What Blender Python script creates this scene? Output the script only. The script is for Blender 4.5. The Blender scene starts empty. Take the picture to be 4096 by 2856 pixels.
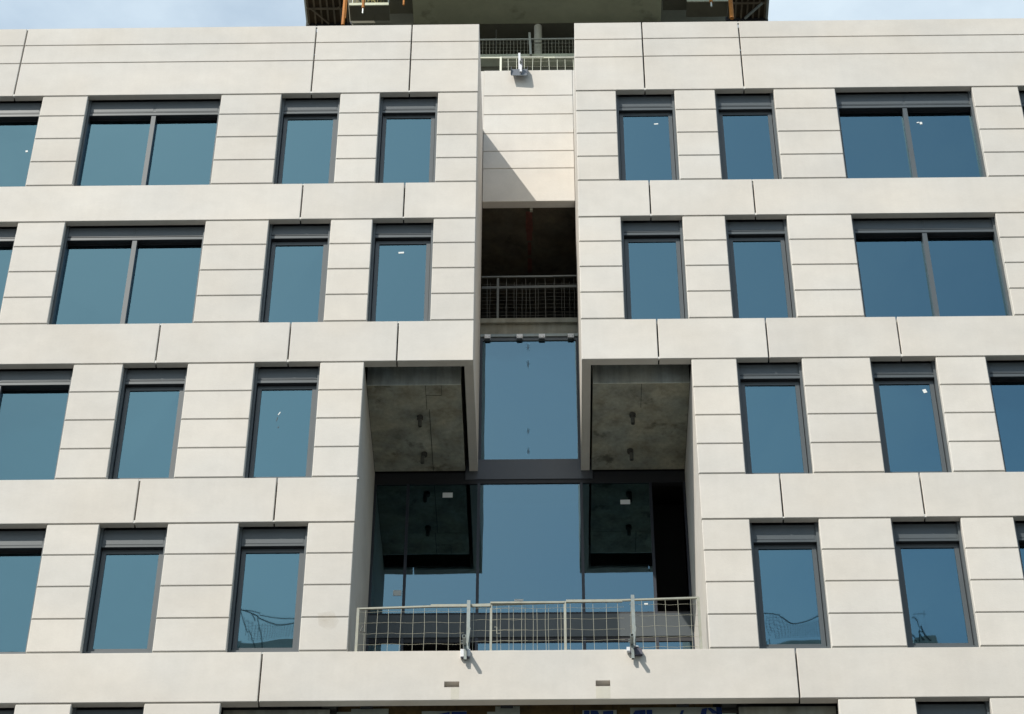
import bpy, math, random
from mathutils import Matrix, Vector
random.seed(7)
R = math.radians
scene = bpy.context.scene
# ---------------------------------------------------------------- camera
pitch, yaw, roll = R(41.5385), R(-1.07877), R(.21036)
F = Vector((math.sin(yaw)*math.cos(pitch), math.cos(yaw)*math.cos(pitch), math.sin(pitch)))
rt = F.cross(Vector((0, 0, 1))).normalized(); up = rt.cross(F)
RT = rt*math.cos(roll)+up*math.sin(roll); UP = up*math.cos(roll)-rt*math.sin(roll)
cam = bpy.data.cameras.new('camera'); camo = bpy.data.objects.new('camera', cam)
scene.collection.objects.link(camo)
cam.sensor_width = 36; cam.lens = 9451.65/4096*36; cam.clip_end = 5000; cam.clip_start = .5
M = Matrix((RT, UP, -F)).transposed().to_4x4(); M.translation = Vector((0, -29.0287, 0)); camo.matrix_world = M
scene.camera = camo
# ---------------------------------------------------------------- sky and sun
SD = Vector((-.81, -1.0, 1.55)).normalized()
w = bpy.data.worlds.new('World'); scene.world = w; w.use_nodes = True
nt = w.node_tree; N = nt.nodes; L = nt.links
bg = N['Background']; bg.inputs['Strength'].default_value = .125
sky = N.new('ShaderNodeTexSky'); sky.sky_type = 'NISHITA'; sky.sun_disc = False
sky.sun_elevation = math.asin(SD.z); sky.sun_rotation = math.atan2(SD.x, SD.y) % (2*math.pi)
sky.air_density = 1.3; sky.dust_density = 2.2; sky.ozone_density = 1.0
tc = N.new('ShaderNodeTexCoord'); mp = N.new('ShaderNodeMapping'); mp.inputs['Scale'].default_value = (1.6, 1.6, 3.2)
mp.inputs['Location'].default_value = (3.1, .4, 0)
nz = N.new('ShaderNodeTexNoise'); nz.inputs['Scale'].default_value = 2.3; nz.inputs['Detail'].default_value = 8; nz.inputs['Roughness'].default_value = .58
cr = N.new('ShaderNodeValToRGB'); cr.color_ramp.elements[0].position = .38; cr.color_ramp.elements[1].position = .66
cr.color_ramp.elements[0].color = (.16, .16, .16, 1); cr.color_ramp.elements[1].color = (.62, .62, .62, 1)
mx = N.new('ShaderNodeMixRGB'); mx.inputs[2].default_value = (5.3, 6.1, 6.6, 1)
L.new(tc.outputs['Generated'], mp.inputs[0]); L.new(mp.outputs[0], nz.inputs['Vector']); L.new(nz.outputs['Fac'], cr.inputs[0])
sx = N.new('ShaderNodeSeparateXYZ'); L.new(tc.outputs['Generated'], sx.inputs[0])
xy = N.new('ShaderNodeMath'); xy.operation = 'MULTIPLY'; L.new(sx.outputs['X'], xy.inputs[0]); L.new(sx.outputs['Y'], xy.inputs[1])
bank = N.new('ShaderNodeMath'); bank.operation = 'MULTIPLY_ADD'; bank.use_clamp = True; bank.inputs[1].default_value = 3.4; L.new(xy.outputs[0], bank.inputs[0])   # a bank of thin cloud from one side
veil = N.new('ShaderNodeMapRange'); veil.inputs[1].default_value = 0; veil.inputs[2].default_value = .35; veil.inputs[3].default_value = 0; veil.inputs[4].default_value = .20
L.new(sx.outputs['Y'], veil.inputs[0]); vs = N.new('ShaderNodeMath'); vs.operation = 'ADD'; L.new(cr.outputs[0], vs.inputs[0]); L.new(veil.outputs[0], vs.inputs[1])
xk = N.new('ShaderNodeMapRange'); xk.inputs[1].default_value = -.1; xk.inputs[2].default_value = .3; xk.inputs[3].default_value = 1; xk.inputs[4].default_value = .45
L.new(sx.outputs['Y'], xk.inputs[0]); xz = N.new('ShaderNodeMath'); xz.operation = 'MULTIPLY'; L.new(xy.outputs[0], xz.inputs[0]); L.new(xk.outputs[0], xz.inputs[1]); L.new(xz.outputs[0], bank.inputs[0])
L.new(vs.outputs[0], bank.inputs[2])
tint = N.new('ShaderNodeMixRGB'); tint.blend_type = 'MULTIPLY'; tint.inputs[0].default_value = 1; tint.inputs[2].default_value = (.90, 1.02, .99, 1)
L.new(sky.outputs[0], tint.inputs[1]); L.new(tint.outputs[0], mx.inputs[1]); L.new(bank.outputs[0], mx.inputs[0]); L.new(mx.outputs[0], bg.inputs['Color'])
sun = bpy.data.lights.new('sun', 'SUN'); sun.energy = 3.6; sun.angle = R(.5); sun.color = (1, .945, .85)
so = bpy.data.objects.new('sun', sun); scene.collection.objects.link(so)
so.rotation_euler = SD.to_track_quat('Z', 'Y').to_euler(); so.location = (-20, -40, 60)
scene.view_settings.view_transform = 'Standard'; scene.view_settings.look = 'None'
scene.view_settings.gamma = 1; scene.view_settings.exposure = .43
scene.render.engine = 'CYCLES'
# ---------------------------------------------------------------- materials
def mat(name, col, rough=.7, var=.0, vscale=1.0, bump=0, bscale=60, metal=0, spec=.5, objvar=0, stretch=(1, 1, 1), spots=0, streak=0):
    m = bpy.data.materials.new(name); m.use_nodes = True; t = m.node_tree; n = t.nodes; l = t.links
    b = n['Principled BSDF']; b.inputs['Roughness'].default_value = rough; b.inputs['Metallic'].default_value = metal
    b.inputs['Specular IOR Level'].default_value = spec
    b.inputs['Base Color'].default_value = (*col, 1)
    g = n.new('ShaderNodeNewGeometry')
    mpn = n.new('ShaderNodeMapping'); mpn.inputs['Scale'].default_value = stretch; l.new(g.outputs['Position'], mpn.inputs[0])
    cur = None
    def mul(fac_socket, lo, hi, a):
        r = n.new('ShaderNodeMapRange'); r.inputs[1].default_value = .3; r.inputs[2].default_value = .7
        r.inputs[3].default_value = lo; r.inputs[4].default_value = hi; l.new(fac_socket, r.inputs[0])
        x = n.new('ShaderNodeVectorMath'); x.operation = 'SCALE'
        if a is None: x.inputs[0].default_value = col
        else: l.new(a, x.inputs[0])
        l.new(r.outputs[0], x.inputs['Scale']); return x.outputs[0]
    if var:
        for sc, amp in ((vscale, var), (vscale*5.3, var*.45), (vscale*28, var*.3)):
            t1 = n.new('ShaderNodeTexNoise'); t1.inputs['Scale'].default_value = sc; t1.inputs['Detail'].default_value = 4
            l.new(mpn.outputs[0], t1.inputs['Vector']); cur = mul(t1.outputs['Fac'], 1-amp, 1+amp, cur)
        # slow warm / cool drift
        t2 = n.new('ShaderNodeTexNoise'); t2.inputs['Scale'].default_value = vscale*.8
        off = n.new('ShaderNodeVectorMath'); off.inputs[1].default_value = (31, 7, 13); l.new(mpn.outputs[0], off.inputs[0]); l.new(off.outputs[0], t2.inputs['Vector'])
        mxx = n.new('ShaderNodeMixRGB'); mxx.blend_type = 'MULTIPLY'; mxx.inputs[0].default_value = 1
        cr2 = n.new('ShaderNodeValToRGB'); cr2.color_ramp.elements[0].position = .35; cr2.color_ramp.elements[1].position = .65
        k = min(var*.6, .12)
        cr2.color_ramp.elements[0].color = (1, 1-k*.3, 1-k, 1); cr2.color_ramp.elements[1].color = (1-k*.6, 1-k*.2, 1, 1)
        l.new(t2.outputs['Fac'], cr2.inputs[0]); l.new(cur, mxx.inputs[1]); l.new(cr2.outputs[0], mxx.inputs[2]); cur = mxx.outputs[0]
    if objvar:
        oi = n.new('ShaderNodeObjectInfo'); r = n.new('ShaderNodeMapRange'); r.inputs[3].default_value = 1-objvar; r.inputs[4].default_value = 1+objvar
        l.new(oi.outputs['Random'], r.inputs[0]); x = n.new('ShaderNodeVectorMath'); x.operation = 'SCALE'
        if cur is None: x.inputs[0].default_value = col
        else: l.new(cur, x.inputs[0])
        l.new(r.outputs[0], x.inputs['Scale']); cur = x.outputs[0]
    if spots:
        t3 = n.new('ShaderNodeTexNoise'); t3.inputs['Scale'].default_value = spots; t3.inputs['Detail'].default_value = 6; t3.inputs['Roughness'].default_value = .65
        l.new(mpn.outputs[0], t3.inputs['Vector'])
        cr3 = n.new('ShaderNodeValToRGB'); cr3.color_ramp.elements[0].position = .30; cr3.color_ramp.elements[1].position = .42
        cr3.color_ramp.elements[0].color = (.42, .42, .42, 1); cr3.color_ramp.elements[1].color = (1, 1, 1, 1)
        l.new(t3.outputs['Fac'], cr3.inputs[0])
        m3 = n.new('ShaderNodeMixRGB'); m3.blend_type = 'MULTIPLY'; m3.inputs[0].default_value = 1
        l.new(cur, m3.inputs[1]); l.new(cr3.outputs[0], m3.inputs[2]); cur = m3.outputs[0]
    if streak:
        ms = n.new('ShaderNodeMapping'); ms.inputs['Scale'].default_value = (9, 9, .7); l.new(g.outputs['Position'], ms.inputs[0])
        t4 = n.new('ShaderNodeTexNoise'); t4.inputs['Scale'].default_value = 1; t4.inputs['Detail'].default_value = 4; l.new(ms.outputs[0], t4.inputs['Vector'])
        cur = mul(t4.outputs['Fac'], 1-streak, 1+streak, cur)
    if cur is not None: l.new(cur, b.inputs['Base Color'])
    if bump:
        t5 = n.new('ShaderNodeTexNoise'); t5.inputs['Scale'].default_value = bscale; t5.inputs['Detail'].default_value = 3
        l.new(g.outputs['Position'], t5.inputs['Vector']); bp = n.new('ShaderNodeBump'); bp.inputs['Strength'].default_value = bump; bp.inputs['Distance'].default_value = .004
        l.new(t5.outputs['Fac'], bp.inputs['Height']); l.new(bp.outputs[0], b.inputs['Normal'])
    return m
CLAD = mat('pale_cladding', (.648, .612, .57), .82, var=.055, vscale=.7, bump=.35, bscale=45, objvar=.042, spec=.25, streak=.012, stretch=(1, 1, 1.25))
GROOVE = mat('groove_render', (.42, .40, .36), .9)
SEAL = mat('white_sealant', (.72, .71, .68), .7)
METAL = mat('grey_coated_metal', (.085, .099, .109), .38, var=.03, vscale=3, spec=.45)
METALM = mat('dark_mullion', (.03, .035, .05), .4)
METALC = mat('anthracite_panel', (.085, .095, .115), .45, var=.05, vscale=2)
METALD = mat('dark_gasket_and_shade', (.02, .021, .026), .6)
CONC = mat('raw_concrete', (.35, .345, .295), .85, var=.34, vscale=2.6, bump=.4, bscale=25, spots=2.2)
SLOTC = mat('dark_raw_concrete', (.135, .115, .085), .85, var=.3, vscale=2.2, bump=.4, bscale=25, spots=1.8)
CONCL = mat('pale_raw_concrete', (.62, .66, .64), .85, var=.16, vscale=2.2, bump=.4, bscale=25, streak=.22)
CONCE = mat('slab_edge_concrete', (.27, .265, .225), .85, var=.14, vscale=2.2, bump=.4, bscale=25, streak=.18)
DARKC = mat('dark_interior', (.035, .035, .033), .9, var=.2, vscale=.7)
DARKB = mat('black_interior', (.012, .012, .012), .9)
GALV = mat('galvanised_steel', (.27, .30, .295), .45, var=.12, vscale=14, metal=.35, spec=.5)
WIREB = mat('bright_wire', (.75, .75, .62), .5)
WIRE = mat('mesh_wire', (.50, .48, .38), .5, metal=.2)
CREAMW = mat('cream_steel', (.35, .35, .295), .5, var=.1, vscale=9)
DULL = mat('dull_steel', (.13, .13, .115), .5, metal=.2)
PAD = mat('white_padding', (.74, .75, .80), .8, var=.1, vscale=30)
PADD = mat('dark_padding', (.07, .07, .10), .7)
CLIPW = mat('white_plastic', (.9, .9, .92), .35)
WHITE = mat('white_paper', (.75, .78, .78), .7)
ORANGE = mat('orange_steel', (.42, .15, .02), .75, var=.25, vscale=.8)
TIMBER = mat('formwork_timber', (.055, .035, .016), .85, var=.35, vscale=.9)
TIMBERL = mat('timber_joist', (.15, .12, .085), .85, var=.3, vscale=.9)
YTUBE = mat('yellowed_tube', (.42, .36, .14), .7, var=.3, vscale=1.5)
DECK = mat('scaffold_deck', (.62, .64, .52), .8, var=.15, vscale=.6)
POLE = mat('pale_scaffold_steel', (.62, .64, .60), .5, metal=.2)
COLUMN = mat('column_concrete', (.8, .8, .72), .85, var=.08, vscale=.6)
TCONC = mat('tower_concrete', (.42, .44, .33), .9, var=.16, vscale=.12, spots=.3)
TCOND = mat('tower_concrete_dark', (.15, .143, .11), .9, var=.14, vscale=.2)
SLEEVE = mat('dark_sleeve', (.07, .068, .06), .8)
RED = mat('red_paint', (.19, .07, .055), .8, var=.3, vscale=6)
MINERAL = mat('brown_insulation', (.16, .105, .045), .95, var=.3, vscale=5, bump=.8, bscale=60)
WRAP = mat('white_wrap', (.46, .50, .46), .55, var=.1, vscale=6)
BLUE = mat('blue_print', (.015, .05, .22), .6)
GROUND = mat('asphalt', (.09, .088, .08), .9, var=.15, vscale=.3)
PAVE = mat('paving', (.10, .097, .088), .9, var=.1, vscale=.5)

STAIN = mat('rust_wash', (.575, .545, .475), .85, var=.05, vscale=5)
def glass(name, tint, k, rough=.012, tr=.3):
    m = bpy.data.materials.new(name); m.use_nodes = True; t = m.node_tree; n = t.nodes; l = t.links
    n.remove(n['Principled BSDF']); out = n['Material Output']
    gl = n.new('ShaderNodeBsdfGlossy'); gl.inputs['Color'].default_value = (*tint, 1); gl.inputs['Roughness'].default_value = rough
    tp = n.new('ShaderNodeBsdfTransparent'); tp.inputs['Color'].default_value = (.42, .52, .50, 1)
    fr = n.new('ShaderNodeFresnel'); fr.inputs['IOR'].default_value = 1.5
    add = n.new('ShaderNodeMath'); add.operation = 'MULTIPLY_ADD'; add.inputs[1].default_value = .8; add.inputs[2].default_value = k
    l.new(fr.outputs[0], add.inputs[0]); add.use_clamp = True
    mxs = n.new('ShaderNodeMixShader'); l.new(add.outputs[0], mxs.inputs[0]); l.new(tp.outputs[0], mxs.inputs[1]); l.new(gl.outputs[0], mxs.inputs[2])
    g = n.new('ShaderNodeNewGeometry'); nz = n.new('ShaderNodeTexNoise'); nz.inputs['Scale'].default_value = 1.3; nz.inputs['Detail'].default_value = 1
    bp = n.new('ShaderNodeBump'); bp.inputs['Strength'].default_value = .03; bp.inputs['Distance'].default_value = .05
    l.new(g.outputs['Position'], nz.inputs['Vector']); l.new(nz.outputs['Fac'], bp.inputs['Height']); l.new(bp.outputs[0], gl.inputs['Normal'])
    l.new(mxs.outputs[0], out.inputs['Surface']); return m
GLASS = glass('teal_glass', (.225, .40, .48), .44)
GLASSC = glass('blue_glass', (.235, .385, .475), .42)
def blotch(name, col, cx, cz, rx, rz, strength):
    m = bpy.data.materials.new(name); m.use_nodes = True; t = m.node_tree; n = t.nodes; l = t.links; b = n['Principled BSDF']
    b.inputs['Base Color'].default_value = (*col, 1); b.inputs['Roughness'].default_value = .85
    g = n.new('ShaderNodeNewGeometry'); v = n.new('ShaderNodeVectorMath'); v.operation = 'SUBTRACT'; v.inputs[1].default_value = (cx, 0, cz); l.new(g.outputs['Position'], v.inputs[0])
    k = n.new('ShaderNodeVectorMath'); k.operation = 'MULTIPLY'; k.inputs[1].default_value = (1/rx, 0, 1/rz); l.new(v.outputs[0], k.inputs[0])
    ln = n.new('ShaderNodeVectorMath'); ln.operation = 'LENGTH'; l.new(k.outputs[0], ln.inputs[0])
    r = n.new('ShaderNodeMapRange'); r.inputs[1].default_value = 0; r.inputs[2].default_value = 1; r.inputs[3].default_value = strength; r.inputs[4].default_value = 0; l.new(ln.outputs['Value'], r.inputs[0])
    z = n.new('ShaderNodeTexNoise'); z.inputs['Scale'].default_value = 9; z.inputs['Detail'].default_value = 4; l.new(g.outputs['Position'], z.inputs['Vector'])
    mm = n.new('ShaderNodeMath'); mm.operation = 'MULTIPLY'; l.new(r.outputs[0], mm.inputs[0]); l.new(z.outputs['Fac'], mm.inputs[1]); mm.use_clamp = True
    l.new(mm.outputs[0], b.inputs['Alpha']); return m
STAIN2 = blotch('brown_wash', (.40, .30, .15), -3.30, 20.50, .30, .24, .28)
# ---------------------------------------------------------------- mesh helpers
class MB:
    def __init__(s): s.v = []; s.f = []; s.mi = []; s.m = []
    def _m(s, m):
        if m not in s.m: s.m.append(m)
        return s.m.index(m)
    def raw(s, vs, fs, m):
        o = len(s.v); s.v += [tuple(v) for v in vs]; i = s._m(m)
        for f in fs: s.f.append(tuple(a+o for a in f)); s.mi.append(i)
    def box(s, x0, x1, y0, y1, z0, z1, m):
        s.raw([(x0, y0, z0), (x1, y0, z0), (x1, y1, z0), (x0, y1, z0), (x0, y0, z1), (x1, y0, z1), (x1, y1, z1), (x0, y1, z1)],
              [(0, 3, 2, 1), (4, 5, 6, 7), (0, 1, 5, 4), (1, 2, 6, 5), (2, 3, 7, 6), (3, 0, 4, 7)], m)
    def cbox(s, x0, x1, y0, y1, z0, z1, m, c=.009):      # front edges (towards -y) and side arrises chamfered
        a = [(x0+c, y0, z0+c), (x1-c, y0, z0+c), (x1-c, y0, z1-c), (x0+c, y0, z1-c)]
        b = [(x0, y0+c, z0), (x1, y0+c, z0), (x1, y0+c, z1), (x0, y0+c, z1)]
        d = [(x0, y1, z0), (x1, y1, z0), (x1, y1, z1), (x0, y1, z1)]
        fs = [(0, 1, 2, 3)]
        for i in range(4):
            j = (i+1) % 4; fs.append((i, i+4, j+4, j)); fs.append((i+4, i+8, j+8, j+4))
        fs.append((8, 11, 10, 9)); s.raw(a+b+d, fs, m)
    def bar(s, p, q, r, m, n=8, square=False, hollow=False):
        p, q = Vector(p), Vector(q); d = (q-p).normalized()
        a = d.cross(Vector((0, 0, 1)))
        if a.length < .05: a = d.cross(Vector((0, 1, 0)))
        a.normalize(); b = d.cross(a); n = 4 if square else n; off = math.pi/4 if square else 0; rr = r*math.sqrt(2) if square else r
        ring = lambda c, k: [c+(a*math.cos(off+2*math.pi*i/n)+b*math.sin(off+2*math.pi*i/n))*k for i in range(n)]
        vs = ring(p, rr)+ring(q, rr); fs = [(i, (i+1) % n, n+(i+1) % n, n+i) for i in range(n)]
        if hollow:
            k = len(vs); vs += ring(p, rr*.74)+ring(p+d*.05, rr*.74)+ring(q, rr*.74)+ring(q-d*.05, rr*.74)
            for i in range(n):
                j = (i+1) % n
                fs += [(i, k+i, k+j, j), (k+i, k+n+i, k+n+j, k+j), (n+i, n+j, k+2*n+j, k+2*n+i), (k+2*n+i, k+2*n+j, k+3*n+j, k+3*n+i)]
            s.raw(vs, fs, m)
            s.raw(ring(p+d*.05, rr*.74), [tuple(range(n))], METALD); s.raw(ring(q-d*.05, rr*.74), [tuple(range(n))], METALD); return
        fs += [tuple(range(n-1, -1, -1)), tuple(range(n, 2*n))]; s.raw(vs, fs, m)
    def wire(s, pts, r, m, n=5):
        for a, b in zip(pts[:-1], pts[1:]): s.bar(a, b, r, m, n)
    def build(s, name, parent=None, smooth=False):
        me = bpy.data.meshes.new(name); me.from_pydata(s.v, [], s.f); me.update()
        for m in s.m: me.materials.append(m)
        me.polygons.foreach_set('material_index', s.mi)
        o = bpy.data.objects.new(name, me); scene.collection.objects.link(o)
        if parent: o.parent = parent
        me.validate(); return o
def empty(name, loc=(0, 0, 0), label=None, cat=None, group=None):
    o = bpy.data.objects.new(name, None); scene.collection.objects.link(o); o.empty_display_size = .5
    # parts are modelled in world coordinates: keep them there under a base placed at loc
    o['_loc'] = loc
    if label: o['label'] = label; o['category'] = cat
    if group: o['group'] = group
    return o
def settle(o):                                              # move the empty to its base, children stay where they are
    loc = Vector(o['_loc']); del o['_loc']; o.location = loc
    for c in o.children: c.location = c.location-loc
# ---------------------------------------------------------------- ground
g = MB(); g.box(-600, 600, -600, 600, -2.2, -1.6, GROUND); gr = g.build('street'); gr['kind'] = 'structure'
g = MB(); g.box(-80, 80, -9, -.2, -1.6+.004, -1.47, PAVE); p = g.build('pavement'); p['kind'] = 'structure'
# ---------------------------------------------------------------- the office building
B = empty('office_building', (-.3, 0, -1.6), 'pale stone-clad office building with blue-glazed windows and a recessed central bay', 'building')
A = [32.175, 28.935, 25.635, 22.325, 19.03]                 # pier tops of the five visible storeys
BT = [29.845, 26.545, 23.23, 19.93, 16.62]                   # spandrel tops (below each storey)
SB = [32.205, 28.965, 25.662, 22.355, 19.06]                # spandrel undersides (above each storey)
XL, XR = -14.2, 13.7
def joint(x): return x
T = .122
def spandrel(x0, x1, z0, z1, grooves=(), soffit=None, xs=None):
    m = MB(); gzs = [z0]+list(grooves)+[z1]; g = .0072
    for i in range(len(gzs)-1):
        a = gzs[i]+(g if i else 0); b = gzs[i+1]-(g if i < len(gzs)-2 else 0)
        m.cbox(x0+.012, x1-.012, 0, T, a, b, CLAD, .008)
    if grooves: m.box(x0+.016, x1-.016, .016, T-.002, z0+.05, z1-.02, GROOVE)
    if soffit: m.box(max(x0+.0125, soffit[0]), min(x1-.0125, soffit[1]), T+.001, .152, z0+.001, z0+.20, CLAD)
    if abs(x1+1.171) > .01 and abs(x1+2.959) > .01 and random.random() < .75: m.cbox(x1-.0125, x1+.0105, .004+random.uniform(0, .008), .05, z0+.004, z0+random.uniform(.03, .07), SEAL, .003)
    if abs(x1+1.171) > .01 and random.random() < .4: m.cbox(x1-.0125, x1+.0105, .006, .05, z1-random.uniform(.03, .05), z1-.004, SEAL, .003)
    m.build('spandrel_panel', B)
# parapet band
jp = [-9.68, -4.235, -2.442]; jq = [1.861, 3.666]
PT = 34.08
for a, b in ((XL, jp[0]), (jp[0], jp[1]), (jp[1], jp[2])): spandrel(a, b, SB[0], PT, (33.10, 33.60))
spandrel(jp[2], -1.183+.012, SB[0], PT, (33.09, 33.59))
spandrel(.598-.012, jq[0], SB[0], PT, (33.11, 33.605))
for a, b in ((jq[0], jq[1]), (jq[1], XR)): spandrel(a, b, SB[0], PT, (33.12, 33.615))
# band below the top windows
for a, b in ((XL, -4.232), (-4.232, -2.44), (-2.44, -1.171), (.586, 1.852), (1.852, 3.662), (3.662, XR)): spandrel(a, b, SB[1], BT[0])
for a, b in ((XL, -6.41), (-6.41, -4.232), (-4.232, -2.44), (-2.44, -1.171), (.586, 1.861), (1.861, 3.663), (3.663, 5.833), (5.833, XR)):
    spandrel(a, b, SB[2], BT[1], soffit=(-2.99, 2.41) if a > -4.3 and b < 3.7 else None)
for a, b in ((XL, -6.40), (-6.40, -4.232), (-4.232, -2.959), (2.381, 3.66), (3.66, 5.845), (5.845, XR)): spandrel(a, b, SB[3], BT[2])
# bottom band with the terrace parapet
for a, b in ((XL, -4.228), (3.655, XR)):
    spandrel(a, b, SB[4], BT[3], soffit=(-4.79, 4.23))
m = MB(); x0, x1 = -4.216, 3.643
hx = [(-1.522, -1.301), (.694, .907)]; hz = (19.285, 19.385)
xs = [x0, hx[0][0], hx[0][1], hx[1][0], hx[1][1], x1]
zs = [SB[4], hz[0], hz[1], BT[3]]
c = .008
for i in range(5):                                            # one slab of cladding with two rectangular scuppers cut through
    for j in range(3):
        if j == 1 and i in (1, 3): continue
        a, b, d, e = xs[i], xs[i+1], zs[j], zs[j+1]
        aa = a+(c if i == 0 else 0); bb = b-(c if i == 4 else 0); dd = d+(c if j == 0 else 0); ee = e-(c if j == 2 else 0)
        m.raw([(aa, 0, dd), (bb, 0, dd), (bb, 0, ee), (aa, 0, ee)], [(0, 1, 2, 3)], CLAD)
m.raw([(x0+c, 0, SB[4]+c), (x1-c, 0, SB[4]+c), (x1-c, 0, BT[3]-c), (x0+c, 0, BT[3]-c), (x0, c, SB[4]), (x1, c, SB[4]), (x1, c, BT[3]), (x0, c, BT[3]),
       (x0, .14, SB[4]), (x1, .14, SB[4]), (x1, .14, BT[3]), (x0, .14, BT[3])],
      [(0, 4, 5, 1), (1, 5, 6, 2), (2, 6, 7, 3), (3, 7, 4, 0), (4, 8, 9, 5), (5, 9, 10, 6), (6, 10, 11, 7), (7, 11, 8, 4), (8, 11, 10, 9)], CLAD)
for a, b in hx:
    z0, z1 = hz
    m.raw([(a, 0, z0), (b, 0, z0), (b, 0, z1), (a, 0, z1), (a, .138, z0), (b, .138, z0), (b, .138, z1), (a, .138, z1)],
          [(0, 1, 5, 4), (1, 2, 6, 5), (2, 3, 7, 6), (3, 0, 4, 7), (4, 5, 6, 7)], CLAD)
m.build('spandrel_panel', B)['label'] = 'long bottom panel with two small rectangular drain holes'
# piers: four blocks each with recessed joints
def pier(x0, x1, row, zt=None, zb=None):
    zt = zt or A[row]; zb = zb if zb is not None else BT[row]+.024
    m = MB(); zz = [zb]+[zb+.597*k for k in (1, 2, 3)]
    zz = [z for z in zz if z < zt-.2]+[zt]
    for i in range(len(zz)-1):
        m.cbox(x0, x1, 0, T, zz[i]+(.0072 if i else 0), zz[i+1]-(.0072 if i < len(zz)-2 else 0), CLAD, .011)

    m.box(x0+.006, x1-.006, .014, T-.002, zb-.02, zt+.02, GROOVE)
    return m.build('pier', B)
P12 = [(-14.0, -12.6), (-9.135, -8.311), (-5.868, -4.77), (-3.692, -2.971), (-1.911, -1.183), (.598, 1.328), (2.393, 3.129), (4.196, 5.311), (7.792, 8.63), (12.1, 13.5)]
P34 = [(-14.0, -13.2), (-11.2, -10.19), (-7.747, -6.934), (-5.868, -4.77), (-3.692, -2.971), (2.393, 3.129), (4.196, 5.311), (6.382, 7.195), (9.66, 10.7)]
for r in (0, 1):
    for a, b in P12: pier(a, b, r)
for r in (2, 3):
    for a, b in P34: pier(a, b, r)
for a, b in ((-14, -13.2), (-11.2, -10.19), (-7.771, -6.95), (-5.885, -4.772), (4.205, 5.323), (6.40, 7.2), (9.66, 10.7)): pier(a, b, 4)
# windows ------------------------------------------------------------
HD = {0: (-.283, -.307, -.370, -.388, -.445, -.40, .15), 1: (-.213, -.238, -.303, -.345, -.40, -.33, .15),
      2: (-.228, -.249, -.311, -.343, -.393, -.335, .18), 3: (-.292, -.300, -.334, -.352, -.410, -.36, .212), 4: (-.28, -.30, -.36, -.38, -.44, -.4, .2)}
def tilted_pane(m, x0, x1, y0, y1, z0, z1, g):                 # no two panes are set quite alike: a few millimetres out of true
    o = [random.uniform(0, .004) for _ in range(4)]
    m.raw([(x0, y0+o[0], z0), (x1, y0+o[1], z0), (x1, y1, z0), (x0, y1, z0), (x0, y0+o[2], z1), (x1, y0+o[3], z1), (x1, y1, z1), (x0, y1, z1)],
          [(0, 3, 2, 1), (4, 5, 6, 7), (0, 1, 5), (0, 5, 4), (1, 2, 6, 5), (2, 3, 7, 6), (3, 0, 4, 7)], g)
def window(x0, x1, row, stickers=(), glassm=GLASS):
    a = A[row]; b = BT[row]; pb, bt, bb, st, gt, gb, gl = HD[row]
    big = x1-x0 > 1.5
    j = .045; e = .0015
    m = MB()
    for xa, xb in ((x0+e, x0+j), (x1-j, x1-e)): m.box(xa, xb, .124, .29, b+.02, a+.28, METAL)
    m.box(x0+j, x1-j, .147, .288, a+bb, a+bt, METAL)                    # transom
    m.box(x0+j, x1-j, .14, .147, a+bb+.004, a+bt-.004, METAL); m.box(x0+j+.001, x1-j-.001, .153, .286, a+bb-.005, a+bb-.0005, METALD)  # last box: black strip that paints shade onto the transom underside
    m.box(x0+j, x1-j, .16, .286, b+.03, b+gl-.072, METAL)               # sill member
    if big:
        xm = (x0+x1)/2; m.box(xm-.04, xm+.04, .15, .284, b+.02, a+bb, METAL)
        m.box(x0+j, x1-j, .245, .283, a+gb, a+bb, METALD)
        m.box(x0+j, x1-j, .235, .282, b+.02, b+.15, METAL)
    W = m.build('window', B)
    m = MB(); xs = [x0+j, (x0+x1)/2, x1-j] if big else [x0+j, x1-j]
    for q in range(len(xs)-1):
        m.box(xs[q]+.001, xs[q+1]-.001, .153, .20, a+pb, a+.004, METAL)
        m.box(xs[q]+.025, xs[q+1]-.025, .149, .153, a+pb+.02, a-.02, METAL)
    m.box(x0+j, x1-j, .175, .2, a+bt-.002, a+pb+.002, METALD); m.box(x0+j, x1-j, .27, .285, a+.004, a+.28, METALD)
    m.build('head_panel', W)
    if big:
        xm = (x0+x1)/2
        for xa, xb in ((x0+j, xm-.04), (xm+.04, x1-j)):
            m = MB(); tilted_pane(m, xa+.001, xb-.001, .250, .262, b+.15, a+gb-.001, glassm); m.build('pane', W)
    else:
        s0, s1 = x0+.056, x1-.056; zt = a+st+.02; zb = b+gl-.066; k = .068
        m = MB()
        m.box(s0, s0+k, .205, .27, zb, zt, METAL); m.box(s1-k, s1, .205, .27, zb, zt, METAL)
        m.box(s0+k, s1-k, .206, .269, a+gt, zt-.001, METAL); m.box(s0+k, s1-k, .206, .269, zb+.001, b+gl, METAL)
        m.box(x0+j, x1-j, .275, .285, b+.02, a+bb, METALD)
        m.build('sash', W)
        m = MB(); tilted_pane(m, s0+k+.001, s1-k-.001, .222, .234, b+gl+.001, a+gt-.001, glassm); m.build('pane', W)
    for (sx, sz, sw, sh, rot) in stickers:
        m = MB(); y = .2495 if big else .2215
        ca, sa = math.cos(rot), math.sin(rot); ps = [(-sw/2, -sh/2), (sw/2, -sh/2), (sw/2, sh/2), (-sw/2, sh/2)]
        m.raw([(sx+u*ca-v*sa, y-.002, sz+u*sa+v*ca) for u, v in ps]+[(sx+u*ca-v*sa, y, sz+u*sa+v*ca) for u, v in ps],
              [(0, 1, 2, 3), (4, 7, 6, 5), (0, 4, 5, 1), (1, 5, 6, 2), (2, 6, 7, 3), (3, 7, 4, 0)], WHITE if sw*sh > .001 else METALD)
        m.build('sticker', W)
    return W
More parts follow.
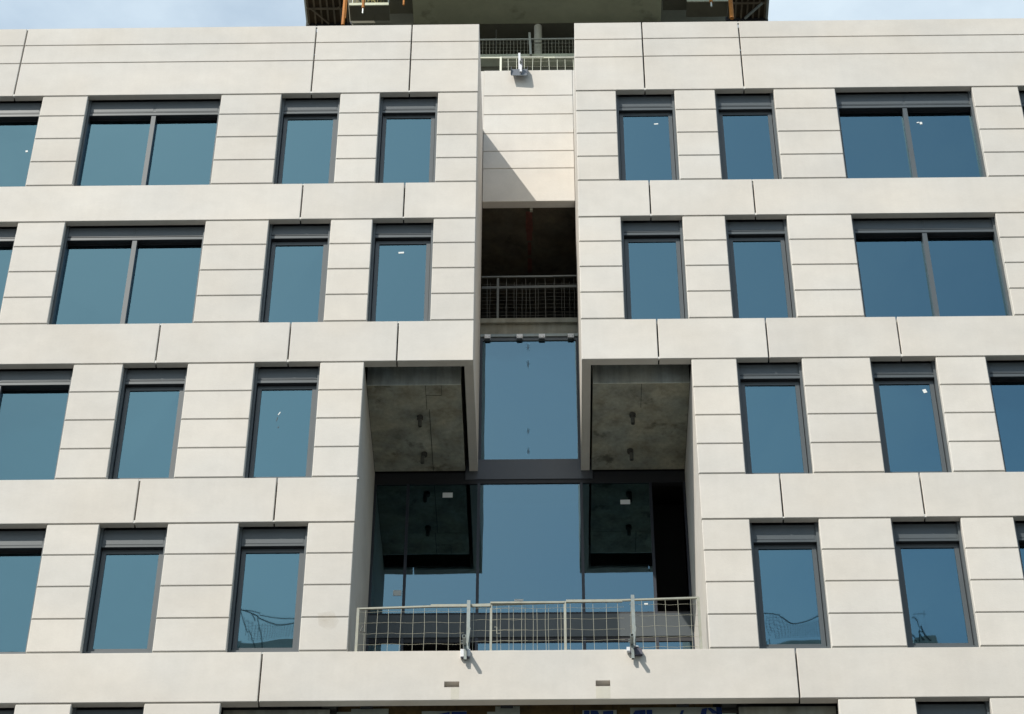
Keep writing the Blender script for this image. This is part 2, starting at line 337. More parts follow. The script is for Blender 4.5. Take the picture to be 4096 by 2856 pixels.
def wins(P, row, st={}):
    for (a, b), (c, d) in zip(P[:-1], P[1:]):
        if b < -1 and c > .2: continue
        window(b, c, row, st.get(round(b, 2), ()))
ST0 = {1.33: ((2.042, 31.522, .075, .028, .1),), 5.31: ((6.825, 31.502, .045, .06, 0), (6.772, 31.519, .045, .025, .3)), -12.6: ((-9.316, 31.0, .04, .045, .3),)}
ST1 = {-2.97: ((-2.467, 28.341, .095, .038, .05),)}
ST2 = {5.31: ((6.168, 25.097, .06, .075, .3),), -4.77: ((-4.326, 24.736, .016, .07, -.5), (-4.353, 24.623, .01, .09, -.2), (-4.323, 24.446, .03, .012, 1.1))}
wins(P12, 0, ST0); wins(P12, 1, ST1); wins(P34, 2, ST2); wins(P34, 3, {})
P5 = [(-11.2, -10.19), (-7.771, -6.95), (-5.885, -4.772)]
for (a, b), (c, d) in zip(P5[:-1], P5[1:]): window(b, c, 4)
P5 = [(4.205, 5.323), (6.40, 7.2), (9.66, 10.7)]
for (a, b), (c, d) in zip(P5[:-1], P5[1:]): window(b, c, 4)
# concrete frame behind the cladding ----------------------------------
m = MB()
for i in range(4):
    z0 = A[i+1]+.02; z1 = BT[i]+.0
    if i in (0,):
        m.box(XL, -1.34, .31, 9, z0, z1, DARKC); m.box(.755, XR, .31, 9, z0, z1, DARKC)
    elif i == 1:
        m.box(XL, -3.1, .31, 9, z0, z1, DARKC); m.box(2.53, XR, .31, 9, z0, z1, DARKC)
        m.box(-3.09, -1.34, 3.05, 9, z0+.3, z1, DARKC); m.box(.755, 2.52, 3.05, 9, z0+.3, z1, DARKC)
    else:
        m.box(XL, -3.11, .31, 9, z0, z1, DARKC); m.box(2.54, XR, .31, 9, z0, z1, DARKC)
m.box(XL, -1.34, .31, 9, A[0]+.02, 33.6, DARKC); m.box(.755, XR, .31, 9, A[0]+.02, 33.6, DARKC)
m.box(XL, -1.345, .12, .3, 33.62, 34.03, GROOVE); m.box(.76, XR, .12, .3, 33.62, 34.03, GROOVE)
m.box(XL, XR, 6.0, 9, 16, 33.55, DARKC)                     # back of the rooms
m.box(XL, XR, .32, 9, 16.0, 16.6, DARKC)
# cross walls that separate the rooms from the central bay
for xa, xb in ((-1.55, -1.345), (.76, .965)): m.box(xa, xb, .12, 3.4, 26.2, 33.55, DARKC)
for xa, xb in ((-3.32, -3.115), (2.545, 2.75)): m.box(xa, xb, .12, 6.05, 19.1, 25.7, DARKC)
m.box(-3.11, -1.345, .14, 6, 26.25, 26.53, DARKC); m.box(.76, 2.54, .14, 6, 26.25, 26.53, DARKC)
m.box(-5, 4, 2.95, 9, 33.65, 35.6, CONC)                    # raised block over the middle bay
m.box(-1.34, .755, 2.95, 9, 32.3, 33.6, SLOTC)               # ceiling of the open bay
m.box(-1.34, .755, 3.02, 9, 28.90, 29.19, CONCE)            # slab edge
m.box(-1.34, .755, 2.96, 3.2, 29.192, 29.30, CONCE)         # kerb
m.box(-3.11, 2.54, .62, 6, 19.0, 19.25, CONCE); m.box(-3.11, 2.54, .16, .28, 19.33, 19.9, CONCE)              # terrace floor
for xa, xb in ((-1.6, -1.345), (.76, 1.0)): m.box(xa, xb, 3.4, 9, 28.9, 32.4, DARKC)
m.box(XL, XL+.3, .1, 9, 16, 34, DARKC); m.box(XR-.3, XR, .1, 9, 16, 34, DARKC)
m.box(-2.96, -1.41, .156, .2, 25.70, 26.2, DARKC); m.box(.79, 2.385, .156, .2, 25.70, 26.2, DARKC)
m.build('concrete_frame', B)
# terrace ceilings: two concrete soffits either side of the bay
for s, (xa, xb) in enumerate(((-2.968, -1.405), (.785, 2.39))):
    m = MB()
    m.box(xa, xb, .62, 1.24, 25.662, 26.21, CONC); m.box(xa, xb, 1.241, 2.9, 25.667, 26.21, CONC)
    m.box(xa, xb, .605, .62, 25.662, 26.21, CONCL)
    cx = -2.12 if s == 0 else 1.46
    for x_, ya, yb in (((cx, 1.24, 3.0),) if s == 0 else ((cx-.03, .63, 1.24),)): m.box(x_+.16, x_+.168, ya, yb, 25.6605, 25.67, METALD)
    if s == 0:
        m.box(-2.0, -1.992, .63, 1.24, 25.6585, 25.663, METALD); m.box(-1.735, -1.729, .63, .88, 25.6585, 25.663, METALD); m.box(-2.0, -1.74, .88, .886, 25.6583, 25.6629, METALD)
    C = m.build('terrace_ceiling', B)
    for y in ((1.42, 2.40) if s == 0 else (1.40, 2.36)):        # short pipe stubs hanging from dark sleeves
        m = MB(); m.bar((cx+(.03 if y > 2 else 0)*(1 if s == 0 else -.6), y, 25.66), (cx+(.03 if y > 2 else 0)*(1 if s == 0 else -.6), y, 25.60), .052, SLEEVE, 14)
        m.bar((cx, y+.02, 25.60), (cx, y+.02, 25.46), .036, DULL, 12, hollow=True); m.build('pipe_stub', C)
# side returns of the bay
def ret(x, sgn, z0, z1, y1, step, t=.15, y0=T+.002):
    m = MB(); z = z0; xa, xb = (x-t, x-.0015) if sgn < 0 else (x+.0015, x+t)
    zs = [z0]
    while zs[-1]+step < z1-.2: zs.append(zs[-1]+step)
    zs.append(z1)
    for i in range(len(zs)-1): m.box(xa, xb, y0, y1, zs[i]+(.003 if i else 0), zs[i+1]-.003, CLAD)
    m.box(xa+.006, xb-.006, y0+.01, y1-.01, z0+.02, z1-.02, GROOVE)
    m.build('return_panel', B)
ret(-1.183, -1, 25.662, PT-.005, 2.905, 3.3); ret(.598, 1, 25.662, PT-.005, 2.905, 3.3)
ret(-2.971, -1, 19.3, 25.655, 2.96, .597, .13); ret(2.393, 1, 19.3, 25.655, 2.96, .597, .13)
# raised recessed wall of the bay
m = MB(); zz = [32.078, 32.98, 33.465, 33.965, 34.513, 35.06, 35.812]
for i in range(6): m.cbox(-1.175, .592, 2.7, 2.88, zz[i]+(.009 if i else 0), zz[i+1]-(.009 if i < 5 else 0), CLAD, .006)
m.box(-1.17, .587, 2.715, 2.87, zz[0]+.1, zz[-1]-.1, GROOVE)
for xa, xb in ((-5, -1.178), (.595, 4)): m.box(xa, xb, 2.712, 2.88, 34.1, 35.81, CLAD)
m.build('recessed_wall_panel', B)
m = MB(); m.box(-.27, -.215, 2.90, 2.96, 32.04, 32.30, CREAMW); m.build('ceiling_bracket', B)
m = MB()
for ya, yb, wd in ((3.2, 3.45, .045), (3.45, 3.75, .05), (3.75, 4.0, .04), (4.05, 4.4, .025), (4.5, 4.9, .03)): m.box(-.29-wd*1.35, -.29+wd*1.35, ya, yb, 32.296, 32.3, RED)
m.build('painted_mark', B)
# curtain wall of the bay ---------------------------------------------
m = MB(); Y = 2.93
for x in (-1.165, .585): m.box(x-.028, x+.028, Y, 3.03, 25.94, 28.74, METALM)
m.box(-1.183, .6, Y+.001, 3.031, 28.72, 28.79, METAL)
m.box(-1.19, .6, Y-.02, 3.0, 28.80, 28.865, GALV)
for x in (-2.955, -2.385, -1.165, .6, 1.79, 2.376): m.box(x-.024, x+.024, Y, 3.03, 19.3, 25.41, METALM)
m.box(-2.97, 2.392, Y+.002, 3.033, 25.405, 25.49, METALD)
m.box(-2.97, 2.392, Y+.003, 3.034, 22.645, 22.69, METALD)
m.box(-2.97, 2.392, Y+.004, 3.035, 22.10, 22.19, METALD)
CW = m.build('curtain_wall', B)
m = MB()
for xa, xb in ((-1.40, .80),): m.box(xa, xb, Y-.012, Y+.05, 25.492, 25.93, METALC)
m.box(-2.97, -1.402, Y+.01, Y+.05, 25.492, 25.66, METALD); m.box(.802, 2.392, Y+.01, Y+.05, 25.492, 25.66, METALD)  # ends of the band coloured black for the shade under the ceilings
m.build('cover_panel', CW)
m = MB()
for xa, xb in zip((-2.97, -2.385, -1.165, .6, 1.79), (-2.385, -1.165, .6, 1.79, 2.392)): m.box(xa+.001, xb-.001, Y-.012, Y+.05, 22.195, 22.643, METAL)
m.build('cover_panel', CW)
def pane(xa, xb, za, zb):
    m = MB(); m.box(xa, xb, 2.95, 2.962, za, zb, GLASSC); return m.build('pane', CW)
PU = pane(-1.137, .557, 25.94, 28.72)
for k_, (z_, h_) in enumerate(((28.57, .09), (28.16, .11), (26.59, .07), (26.14, .09))):        # grease streaks left by the lifting gear
    m = MB(); m.box(-.345, -.28, 2.9475, 2.9488, z_-h_, z_+h_, blotch('grease_%d' % k_, (.05, .06, .07), -.312, z_, .026, h_, .6)); m.build('grease_mark', CW)
px = [-2.955, -2.385, -1.165, .6, 1.79, 2.376]
for i in range(5):
    if i != 4: pane(px[i]+.025, px[i+1]-.025, 22.69, 25.404)      # the right-hand bay is still unglazed
    if i != 1: pane(px[i]+.025, px[i+1]-.025, 19.3, 22.099)
for i, (xa, xb) in enumerate(((-1.102, -.994), (-.52, -.41), (-.117, -.002), (.411, .522))):
    m = MB(); m.cbox(xa, xb, 2.88, 2.93, 28.745, 28.835, CLIPW, .004); m.box(xa+.005, xb-.005, 2.89, 2.93, 28.725, 28.745, METAL)
    m.box(xa+.02, xa+.03, 2.876, 2.88, 28.765, 28.775, METALD); m.box(xb-.03, xb-.02, 2.876, 2.88, 28.765, 28.775, METALD); m.build('glass_clip', CW)
for xa, xb, za, zb in ((-1.787, -1.614, 25.12, 25.225), (1.264, 1.43, 24.945, 25.04), (-2.566, -2.427, 23.06, 23.17), (-.55, -.40, 22.93, 22.97), (1.60, 1.66, 22.84, 22.87)):
    m = MB(); m.box(xa, xb, 2.946, 2.9485, za, zb, WHITE); m.build('sticker', CW)
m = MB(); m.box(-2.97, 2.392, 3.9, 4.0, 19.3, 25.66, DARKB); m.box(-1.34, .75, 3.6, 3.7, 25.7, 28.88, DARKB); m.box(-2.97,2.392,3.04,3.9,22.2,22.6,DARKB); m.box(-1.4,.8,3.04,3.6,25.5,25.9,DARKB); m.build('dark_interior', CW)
# podium opening under the bottom band: insulation boards and wrap -----
m = MB(); m.box(-4.76, 4.19, .50, .6, 16.6, 19.9, DARKC); m.build('opening_lining', B)
m = MB(); bx = [-3.10, -2.45, -1.35, -.62, .38, .95, 1.75, 2.15, 2.42]
for i in range(len(bx)-1): m.box(bx[i]+.004, bx[i+1]-.004, .40, .47, 17.2, 19.30, MINERAL)
m.build('insulation_board', B)
m = MB()
for xa, xb, zt in ((-3.15, -2.5, 19.12), (-2.9, -2.35, 19.17), (-1.86, -1.2, 19.12), (-.78, -.42, 19.19), (.50, 1.0, 19.115), (1.2, 2.75, 19.155), (-.9, -.7, 19.1)):
    m.box(xa, xb, .37+abs(xa)*.004, .385+abs(xa)*.004, 17.4, zt, WRAP)
WR = m.build('white_wrap', B)
m = MB()                                                     # tops of the printed blue letters and logo strokes
for pts in ([(-1.42, 19.10), (-1.20, 19.10), (-1.20, 19.0), (-1.42, 19.0)], [(-1.62, 19.06), (-1.45, 19.10), (-1.45, 19.0), (-1.64, 19.0)],
            [(.52, 19.105), (.60, 19.105), (.60, 19.0), (.52, 19.0)], [(.62, 19.105), (.72, 19.10), (.76, 19.0), (.62, 19.0)], [(.80, 19.09), (.95, 19.10), (.95, 19.0), (.80, 19.0)],
            [(1.27, 19.10), (1.42, 19.11), (1.42, 19.0), (1.22, 19.0)], [(1.44, 19.11), (1.52, 19.11), (1.52, 19.0), (1.44, 19.0)],
            [(1.95, 19.10), (1.99, 19.10), (1.95, 19.0), (1.91, 19.0)], [(2.25, 19.12), (2.33, 19.14), (2.30, 19.0), (2.22, 19.0)], [(2.33, 19.13), (2.38, 19.14), (2.5, 19.04), (2.4, 19.04)], [(2.46, 19.15), (2.54, 19.15), (2.54, 19.0), (2.46, 19.0)]):
    m.raw([(x, .366, z) for x, z in pts]+[(x, .369, z) for x, z in pts], [(3, 2, 1, 0), (4, 5, 6, 7), (0, 1, 5, 4), (1, 2, 6, 5), (2, 3, 7, 6), (3, 0, 4, 7)], BLUE)
m.build('printed_lettering', WR)
for x in (-2.66, -.60, 1.98): m = MB(); m.box(x-.10, x+.08, .30, .36, 19.15, 19.215, METALD); m.box(x, x+.06, .25, .36, 19.19, 19.25, METALD); m.build('fixing_bracket', B)
for xa, xb in ((-4.76, -3.2), (2.78, 4.19)):
    m = MB()
    for k, z in enumerate((19.07, 18.95, 18.78)): m.box(xa, xb, .24+.01*k, .285+.002*k, z-.13, z, CONCE if k % 2 == 0 else DULL)
    m.build('timber_batten', B)
# lower storeys down to the pavement
m = MB(); m.box(XL, XR, .33, 9, -1.6, 15.95, CLAD)
for k in range(5):
    z = 1.6+k*3.3-1.0
    for q in range(12): m.box(XL+.8+q*2.3, XL+2.2+q*2.3, .31, .34, z, z+2.0, METAL)
for k in range(6): m.box(XL, XR, 0, .3, -1.6+3.3*k+2.6, min(16.59, -1.6+3.3*k+3.4), CLAD)
m.build('lower_wall', B)
# things glimpsed behind the glass of the right-hand rooms
m = MB(); m.bar((5.76, .35, 29.9), (5.72, .35, 31.29), .026, CLIPW, 10); m.bar((5.72, .35, 31.29), (5.71, .35, 31.7), .012, CLIPW, 8); m.build('service_pipe', B)
for z, xa in ((28.07, 6.62), (27.86, 6.35)):
    m = MB(); m.bar((xa, .35, z), (7.74, .35, z), .013, CLIPW, 8); m.build('ceiling_tube', B)
# rusty wash under the scuppers, flat on the cladding
for pts in ([(-3.45, 20.62), (-3.22, 20.66), (-3.12, 20.48), (-3.16, 20.36), (-3.26, 20.30), (-3.42, 20.40)],):
    m = MB(); n_ = len(pts); m.raw([(x, -.0012, z) for x, z in pts]+[(x, .001, z) for x, z in pts], [tuple(range(n_-1, -1, -1))]+[(i, (i+1) % n_, (i+1) % n_+n_, i+n_) for i in range(n_)], STAIN2); m.build('rust_stain', B)
for xa, xb in ((-1.42, -1.30), (.695, .905)):
    m = MB(); m.box(xa, xb, -.0012, .001, 19.075, 19.28, STAIN); m.build('rust_stain', B)
settle(B)
# ---------------------------------------------------------------- guard rails
def sag(x0, x1, y, z, amp, n=14, ph=0):
    return [(x0+(x1-x0)*i/n, y+random.uniform(-.004, .004), z+amp*math.sin(ph+i*1.3)+random.uniform(-.3, .3)*amp) for i in range(n+1)]
def vw(x, y, z0, z1, r, m, mb, tilt=0):
    n = 3; mb.wire([(x+tilt*i/n+random.uniform(-.006, .006), y, z0+(z1-z0)*i/n) for i in range(n+1)], r, m)
G = empty('guard_rail', (-.3, .12, 19.93), 'cream steel mesh guard rail standing along the terrace parapet above the two drain holes', 'guard rail')
zl, zr = 20.80, 20.96
zf = lambda x: zl+(zr-zl)*(x+2.87)/5.16-.015
m = MB()
m.bar((-2.87, .13, zf(-2.87)), (2.29, .13, zf(2.29)), .014, CREAMW, square=True)
m.box(-1.76, -.86, .10, .128, zf(-1.3)-.038, zf(-1.3)+.008, CREAMW); m.box(.28, 1.13, .10, .128, zf(.7)-.03, zf(.7)+.014, CREAMW)
m.box(-.86, .25, .10, .129, zf(-.3)-.012, zf(-.3)+.018, CREAMW)
m.build('top_rail', G)
for x, mt, rr in ((-2.855, DULL, .02), (2.275, CREAMW, .02), (-.85, CREAMW, .017), (.262, CREAMW, .019)):
    m = MB(); m.bar((x, .13, 19.6), (x, .13, zf(x)), rr, CREAMW, square=True); m.build('post', G)
m = MB(); x = -2.75; k = 0
while x < 2.25:
    vw(x, .12, 19.7, zf(x)-.03, .0029, WIRE, m, random.uniform(-.012, .012)); x += .1815
x = -.70
while x < .25: vw(x, .15, 19.7, zf(x)-.03, .0029, WIRE, m, random.uniform(-.01, .01)); x += .18
for z in (20.72, 20.52, 20.325, 20.13, 19.95):
    for xa, xb in ((-2.85, -1.25), (-1.14, -.3), (-.86, 1.15), (1.23, 2.27)):
        dz = (xa+2.87)/5.16*.14; m.wire(sag(xa, xb, .12, z+dz*.9, .008, 12, xa), .0027, WIRE)
m.build('mesh_panel', G)
def clamp(G, x, ytip=-.29, dark=False):
    m = MB(); m.bar((x+.045, .06, 19.72), (x+.045, .06, zf(x)+.03), .026, GALV, square=True, hollow=False); m.build('clamp_post', G)
    m = MB(); m.bar((x, ytip, 19.985), (x, .10, 19.985), .024, GALV, square=True, hollow=True)
    m.bar((x+.01, -.058, 20.01), (x+.012, -.058, 19.72), .021, GALV, square=True, hollow=True)
    m.raw([(x+.05, .03, 20.42), (x+.085, .03, 20.33), (x+.05, .03, 20.02), (x+.045, .0, 20.42), (x+.08, .0, 20.33), (x+.045, .0, 20.02)], [(0, 1, 2), (5, 4, 3), (0, 3, 4, 1), (1, 4, 5, 2), (2, 5, 3, 0)], GALV)
    for z in (20.03, 19.99): m.bar((x-.05, -.12, z-.01), (x-.02, -.12, z-.01), .008, GALV, 6)
    m.build('clamp_arm', G)
    m = MB()
    if not dark:
        m.cbox(x-.06, x-.006, -.05, -.008, 19.785, 19.925, PAD, .006); m.cbox(x+.036, x+.085, -.045, -.008, 19.80, 19.925, PAD, .006); m.box(x-.05, x+.075, -.05, -.014, 19.775, 19.79, PADD)
    else:
        m.cbox(x-.075, x-.02, -.06, -.012, 19.86, 19.935, PAD, .006); m.raw([(x-.02, -.05, 19.93), (x+.05, -.05, 19.93), (x+.15, -.07, 19.90), (x+.155, -.07, 19.80), (x+.03, -.05, 19.80), (x-.02, -.05, 19.85),
            (x-.02, -.01, 19.93), (x+.05, -.01, 19.93), (x+.15, -.01, 19.90), (x+.155, -.01, 19.80), (x+.03, -.01, 19.80), (x-.02, -.01, 19.85)],
            [(5, 4, 3, 2, 1, 0), (6, 7, 8, 9, 10, 11)]+[(i, (i+1) % 6, (i+1) % 6+6, i+6) for i in range(6)], PADD)
        m.raw([(x+.03, -.075, 19.945), (x+.09, -.08, 19.94), (x+.105, -.08, 19.925), (x+.05, -.075, 19.93), (x+.03, -.02, 19.965), (x+.09, -.02, 19.96), (x+.105, -.02, 19.94), (x+.05, -.02, 19.945)],
              [(0, 3, 2, 1), (4, 5, 6, 7), (0, 1, 5, 4), (1, 2, 6, 5), (2, 3, 7, 6), (3, 0, 4, 7)], PAD)
    m.build('clamp_padding', G)
clamp(G, -1.231); clamp(G, 1.238, dark=True)
# small pale clips wired on the mesh
m = MB(); m.wire([(-.80, .11, 20.42), (-.76, .11, 20.42), (-.76, .11, 20.30), (-.70, .11, 20.31)], .007, CREAMW, 6); m.wire([(-2.77, .11, 20.46), (-2.80, .11, 20.36), (-2.72, .11, 20.34)], .007, DULL, 6); m.build('wire_latch', G)
settle(G)
G = empty('guard_rail', (-.3, 3.0, 29.3), 'dull wire mesh guard rail across the dark opening in the central bay', 'guard rail')
m = MB(); m.bar((-1.18, 3.0, 30.375), (.6, 3.0, 30.385), .016, DULL, square=True); m.box(-.78, .16, 2.975, 2.99, 30.35, 30.385, DULL); m.build('top_rail', G)
m = MB(); m.bar((-.87, 3.02, 29.3), (-.87, 3.02, 30.36), .02, DULL, square=True); m.build('post', G)
m = MB(); m.bar((-1.18, 3.25, 30.32), (.6, 3.25, 30.34), .03, DULL, square=True); m.build('mid_rail', G)
m = MB(); x = -1.066
while x < .6: vw(x, 3.01, 29.25, 30.35, .0036, DULL, m); x += .179
x = -1.014
while x < .6: vw(x, 3.06, 29.25, 30.30, .0034, DULL, m); x += .148
for z in (30.20, 29.97, 29.79, 29.6, 29.41, 29.87, 29.69, 29.49): m.wire(sag(-1.18, .6, 3.01, z, .006, 10, z), .003, DULL)
m.build('mesh_panel', G); settle(G)
G = empty('guard_rail', (-.3, 3.0, 35.8), 'cream mesh guard rail on top of the recessed wall, clamped over a dark folded sheet', 'guard rail')
m = MB(); m.bar((-1.3, 3.0, 36.548), (.8, 3.0, 36.525), .011, WIREB, square=True); m.box(.25, .8, 2.975, 2.99, 36.49, 36.53, CREAMW); m.box(-.86, .02, 2.985, 2.992, 36.525, 36.56, CREAMW); m.build('top_rail', G)
m = MB(); m.bar((-.855, 3.0, 35.6), (-.855, 3.0, 36.55), .02, WIREB, square=True); m.build('post', G)
m = MB(); x = -.70
while x < .75: vw(x, 3.0, 35.6, 36.51, .005, WIREB, m); x += .1655
for z in (36.42, 36.26, 36.1, 35.95): m.wire(sag(-.85, .75, 3.0, z, .003, 10, z), .0035, WIRE)
m.build('mesh_panel', G)
m = MB(); m.bar((-.465, 2.93, 35.6), (-.475, 2.93, 36.58), .022, PAD, square=True); m.bar((-.44, 2.50, 35.86), (-.44, 2.95, 35.86), .022, GALV, square=True, hollow=True); m.bar((-.44, 2.56, 35.88), (-.44, 2.56, 35.60), .022, PAD, square=True, hollow=True)
m.box(-.45, -.40, 2.88, 2.905, 36.1, 36.38, METALD); m.build('clamp_arm', G); settle(G)
K = MB()                                                     # stiff dark sheet folded over the wall top, kicked out at its foot
xa, xb = -.635, -.325
def plate(pts, th, m):
    n = len(pts); K.raw([p for p in pts]+[(x+th[0], y+th[1], z+th[2]) for x, y, z in pts], [tuple(range(n)), tuple(range(2*n-1, n-1, -1))]+[(i, i+n, (i+1) % n+n, (i+1) % n) for i in range(n)], m)
plate([(xa, 2.575, 35.52), (xb+.01, 2.565, 35.50), (xb+.012, 2.69, 35.835), (xa+.005, 2.69, 35.835)], (0, .006, .002), METALC)
plate([(xa, 2.575, 35.52), (xa+.005, 2.69, 35.835), (xa, 2.60, 35.82), (xa-.01, 2.555, 35.56)], (.004, 0, 0), METAL)
plate([(xb+.01, 2.565, 35.50), (xb+.015, 2.545, 35.55), (xb+.02, 2.60, 35.82), (xb+.012, 2.69, 35.835)], (.004, 0, 0), METALC)
K.box(xa+.01, xb+.01, 2.691, 2.9, 35.832, 35.838, METALC)
K.bar((xa, 2.572, 35.52), (xb+.01, 2.562, 35.50), .005, GALV, 6)
ko = K.build('protective_sheet'); ko['label'] = 'small dark folded sheet hanging over the top edge of the recessed wall'; ko['category'] = 'metal sheet'
# ---------------------------------------------------------------- tower under construction, far behind
TW = empty('concrete_tower', (-.3, 56, -1.6), 'unfinished raw concrete tower rising behind the pale building', 'tower')
m = MB()
m.box(-7.8, 7.5, 50, 70, 90.19, 90.435, DECK); m.box(-7.8, 7.5, 50.35, 50.6, 90.435, 90.78, TCOND); m.build('floor_slab', TW)
m = MB(); m.box(-7.85, 7.4, 50.6, 70, 86, 90.19, TCOND); m.build('shaft_wall', TW)
m = MB(); m.box(-6.60, 6.07, 43.0, 50.45, 93.3, 93.8, TCONC); m.box(-6.60, 6.07, 50.451, 66, 93.32, 93.8, TCOND); m.build('cantilever_slab', TW)
m = MB(); m.box(-6.6, 6.07, 55, 56, 90.43, 93.0, TCOND); m.build('inner_wall', TW)
m = MB(); m.bar((-.23, 50.7, 90.4), (-.23, 50.7, 93.33), .20, COLUMN, 20); m.build('column', TW)
for xa, xb, s in ((-11.9, -6.62, -1), (6.09, 11.4, 1)):
    m = MB(); m.box(min(xa, xb)+2.0 if s < 0 else xa, xb if s < 0 else xb-2.0, 50.3, 60, 84, 93.3 if s < 0 else 93.15, TCOND); m.build('shaft_wall', TW)
m = MB(); m.box(-10.4, -6.62, 52.0, 60, 93.2, 98, TCOND); m.build('shaft_wall', TW); m = MB(); m.box(6.09, 10.0, 52.0, 60, 93.1, 98, TCOND); m.build('shaft_wall', TW)
# decks with toe boards and guard frames on each side
def deck(x0, x1, z0, z1):
    m = MB(); m.box(x0, x1, 49.2, 49.26, z0, z1, DECK); m.box(x0, x1, 49.261, 50.28, z0+.04, z1-.02, TCOND); m.build('scaffold_deck', TW)
deck(-9.86, -7.84, 93.41, 93.59); deck(-7.86, -6.6, 93.95, 94.17); deck(6.20, 7.42, 93.99, 94.2); deck(7.38, 9.48, 93.43, 93.66)
m = MB(); y = 49.3
def pl(a, b, r=.02, mt=POLE): m.bar((a[0], y, a[1]), (b[0], y, b[1]), r, mt, 6)
pl((-9.7, 93.5), (-9.7, 95.4)); pl((-7.86, 93.5), (-7.84, 95.6), .035); pl((-7.64, 94.0), (-7.64, 96), .03)
for z in (94.45, 94.0+.95): pl((-9.7, z), (-7.85, z))
pl((-8.85, 94.6), (-8.4, 93.95), .025); pl((-8.2, 93.95), (-7.9, 94.25), .025); pl((-8.95, 94.5), (-7.9, 94.55), .02); pl((-8.95, 93.9), (-8.95, 94.5), .02)
pl((-7.5, 94.7), (-6.7, 94.7)); pl((-8.4, 94.95), (-6.9, 94.2), .025)
pl((7.40, 93.5), (7.40, 95.4), .03); pl((7.2, 94.1), (7.2, 95.4), .03); pl((8.66, 93.95), (8.66, 95)); pl((7.45, 94.05), (8.7, 94.05)); pl((7.45, 94.7), (8.1, 94.05)); pl((8.1, 94.05), (8.8, 94.7)); pl((9.42, 93.6), (9.42, 95)); pl((6.3, 94.6), (7.3, 94.6))
m.build('guard_frame', TW)
for xa, xb, za in ((-9.75, -7.95, 93.6), (-7.75, -6.65, 94.2), (7.5, 9.4, 93.7), (6.3, 7.3, 94.2)):      # dense yellowish tube-and-net infill behind the guard frames
    m = MB(); x = xa
    while x < xb: m.bar((x, 49.9, za), (x+random.uniform(-.05, .05), 49.9, za+2.2), .014, YTUBE, 5); x += random.uniform(.13, .26)
    for z in (za+.22, za+.45, za+.8, za+1.2): m.bar((xa, 49.88, z), (xb, 49.88, z+.02), .014, YTUBE, 5)
    m.bar((xa, 49.86, za), (xa+.9, 49.86, za+1.0), .02, YTUBE, 5); m.bar((xb, 49.86, za), (xb-.8, 49.86, za+1.0), .02, YTUBE, 5)
    m.build('scaffold_infill', TW)
for x, z0, z1, r, zw in ((-9.655, 88.1, 92, .085, 0), (-9.56, 88.6, 92, .03, 0), (-8.73, 89.35, 92, .075, 88.96), (-6.75, 89.55, 92, .05, 0), (9.22, 88.3, 92, .105, 0), (8.28, 89.5, 92, .085, 89.2)):
    m = MB(); m.bar((x-.03, 46.0, z0), (x, 46.0, z1), r, ORANGE, 10)
    if zw: m.bar((x-.03, 46.0, zw), (x-.03, 46.0, z0), r*.5, POLE, 8)
    m.build('prop', TW)
for xa, xb, zb, sd in ((-12.0, -9.86, 92.9, -1), (9.46, 11.42, 92.97, 1)):    # timber formwork trays seen from below
    m = MB(); m.box(xa, xb, 45.5, 50.0, zb+.10, zb+.14, TIMBER)
    n = 7
    for i in range(n): x = xa+.08+(xb-xa-.16)*i/(n-1); m.box(x-.045, x+.045, 45.5, 50.0, zb, zb+.10, TIMBERL)
    for y in (48.9, 47.2): m.box(xa, xb, y, y+.1, zb-.07, zb-.001, TIMBERL)
    m.box(xa-.10, xb+.10, 50.0, 50.12, zb-.14, zb+.16, METALD)
    if sd < 0: m.bar((-11.7, 48.95, zb-.1), (-10.9, 49.9, zb-.1), .035, TIMBERL, square=True); m.bar((-10.35, 48.8, zb-.1), (-9.98, 49.4, zb-.1), .035, TIMBERL, square=True); m.bar((xa-.02, 48.0, zb-.05), (xa-.02, 50, zb-.05), .04, POLE, square=True)
    else: m.bar((10.33, 49.9, zb-.1), (11.15, 48.9, zb-.1), .05, GALV, square=True); m.bar((xb, 47, zb-.03), (xb+.03, 50, zb-.03), .06, GALV, square=True)
    m.build('formwork', TW)
m = MB(); m.box(-9.9, 9.6, 40, 60, 97.5, 98, TCOND); m.build('cantilever_slab', TW)  # upper slab out of view, added to shade the tower front
# far guard rail on the tower floor
m = MB()
m.bar((-7.8, 49.95, 91.49), (7.5, 49.95, 91.50), .034, POLE, square=True); m.bar((-7.8, 50.3, 91.62), (7.5, 50.3, 91.6), .02, DULL, square=True)
x = -3.2
while x < 3.2: m.bar((x, 50, 90.43), (x, 50, 91.48), .011, WIRE, 5); x += .175
for z in (91.2, 90.95, 90.7): m.bar((-3.2, 50, z), (3.2, 50, z), .005, WIRE, 5)
m.build('guard_rail', TW)
m = MB(); m.bar((-.60, 49.85, 90.2), (-.66, 49.85, 91.85), .055, POLE, square=True); m.bar((-.66, 49.95, 91.72), (-.43, 50.5, 91.75), .02, GALV, 6); m.bar((-2.35, 50, 90.43), (-2.35, 50, 92.3), .025, DULL, 6); m.bar((-.57, 50, 90.2), (-.57, 50, 91.5), .02, METALD, square=True); m.build('clamp_post', TW)
m = MB(); m.box(-7.5, 7.2, 52, 68, -1.6, 85.9, TCOND); m.build('lower_shaft', TW)
settle(TW)

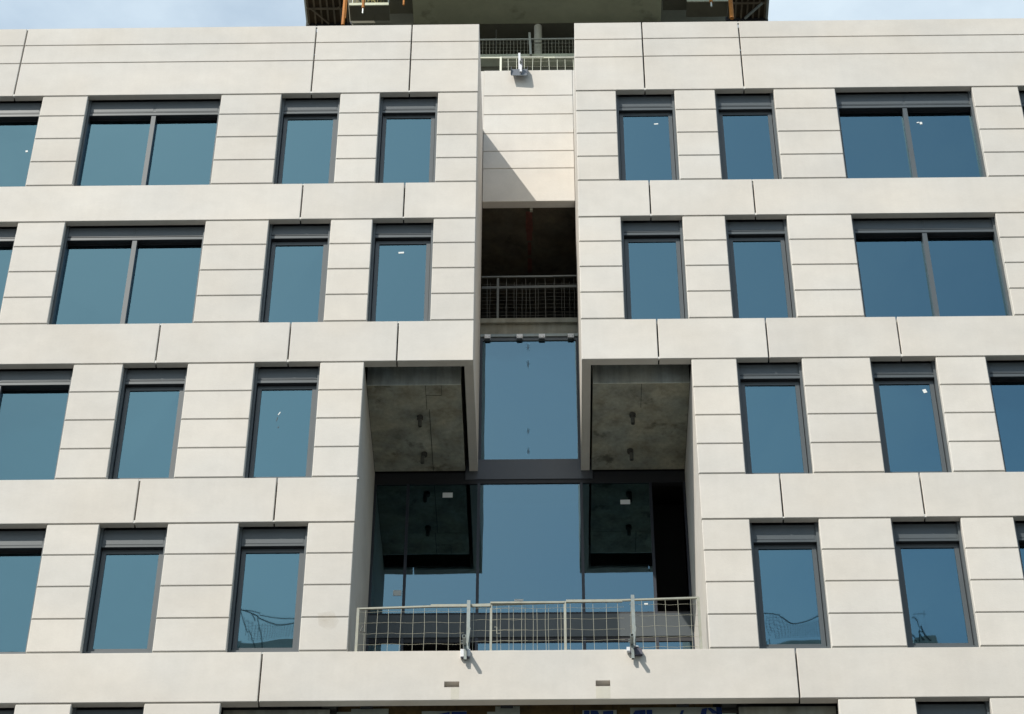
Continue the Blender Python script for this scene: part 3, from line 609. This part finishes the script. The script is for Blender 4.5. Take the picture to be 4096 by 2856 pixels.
# ---------------------------------------------------------------- across the street, behind the viewer: seen only mirrored in the panes
NB = empty('neighbouring_building', (0, -52, -1.6), 'plain building across the street, mirrored low in the lowest windows', 'building')
m = MB(); m.box(-26, 26, -62, -45.3, -1.6, 51.25, CLAD); m.build('wall', NB)
m = MB(); m.box(-12.6, -9.0, -50, -45.25, 51.252, 51.92, CLAD); m.build('roof_plant', NB)
m = MB(); m.box(7.6, 11.6, -50, -45.25, 51.252, 51.66, CLAD); m.build('roof_plant', NB)
m = MB(); m.box(14.0, 15.0, -48, -45.25, 51.252, 51.73, CLAD); m.build('roof_plant', NB); settle(NB)
def arc(p, r, mt, name, net=None, lab='', extra=()):
    m = MB(); m.wire([(x, -45, z) for x, z in p], r, mt, 6)
    for e in extra: m.wire([(x, -45, z) for x, z in e], r*.7, mt, 5)
    if net:
        xa, xb, za, zb = net; x = xa
        while x < xb: m.wire([(x, -45, za), (x, -45, zb+.02*math.sin(x*9))], .006, mt, 4); x += .11
        z = za
        while z < zb: m.wire([(xa+(xb-xa)*i/10, -45, z-.05*math.sin(math.pi*i/10)) for i in range(11)], .005, mt, 4); z += .11
    o = m.build(name); o['label'] = lab; o['category'] = 'safety net'; return o
arc([(-11.82, 53.01), (-11.53, 52.9), (-11.27, 52.78), (-10.86, 52.65), (-10.55, 52.6), (-10.18, 52.63), (-9.82, 52.66), (-9.4, 52.8)], .024, METALD, 'safety_net', (-11.6, -9.4, 51.9, 52.6),
    'sagging rope with fine safety net mirrored in a lower left window', [[(-11.79, 52.97), (-11.07, 52.91), (-9.4, 52.8)], [(-11.79, 52.97), (-11.51, 52.14), (-11.21, 51.26)], [(-11.37, 52.79), (-11.18, 52.26), (-10.96, 51.26)], [(-12.0, 51.26), (-11.82, 53.2)]])
arc([(8.1, 52.68), (8.35, 52.58), (8.64, 52.5), (9.01, 52.42), (9.39, 52.46), (9.85, 52.53), (10.3, 52.65), (10.6, 52.8)], .024, METALD, 'safety_net', (8.3, 10.5, 51.7, 52.45),
    'sagging rope with fine safety net mirrored in a lower right window', [[(8.1, 51.26), (8.1, 52.8)], [(10.6, 51.26), (10.6, 52.9)]])
m = MB()
for e, r_ in (([(14.38, 52.3), (14.75, 51.2)], .03), ([(14.38, 52.3), (14.38, 51.9), (14.42, 51.2)], .022), ([(14.38, 51.92), (14.5, 51.84)], .02), ([(14.4, 51.8), (14.6, 51.25)], .016), ([(13.85, 52.55), (13.93, 52.53), (14.09, 52.41), (14.36, 51.87), (14.56, 51.26)], .016),
            ([(13.9, 52.67), (14.38, 52.62), (14.56, 52.58)], .012), ([(14.39, 52.3), (14.40, 52.8)], .008), ([(13.9, 51.9), (14.08, 51.55), (14.31, 51.27)], .03)):
    m.wire([(x, -45, z) for x, z in e], r_, METALD, 6)
o = m.build('lattice_mast'); o['label'] = 'leaning dark lattice mast with cable mirrored in the lowest right window'; o['category'] = 'mast'
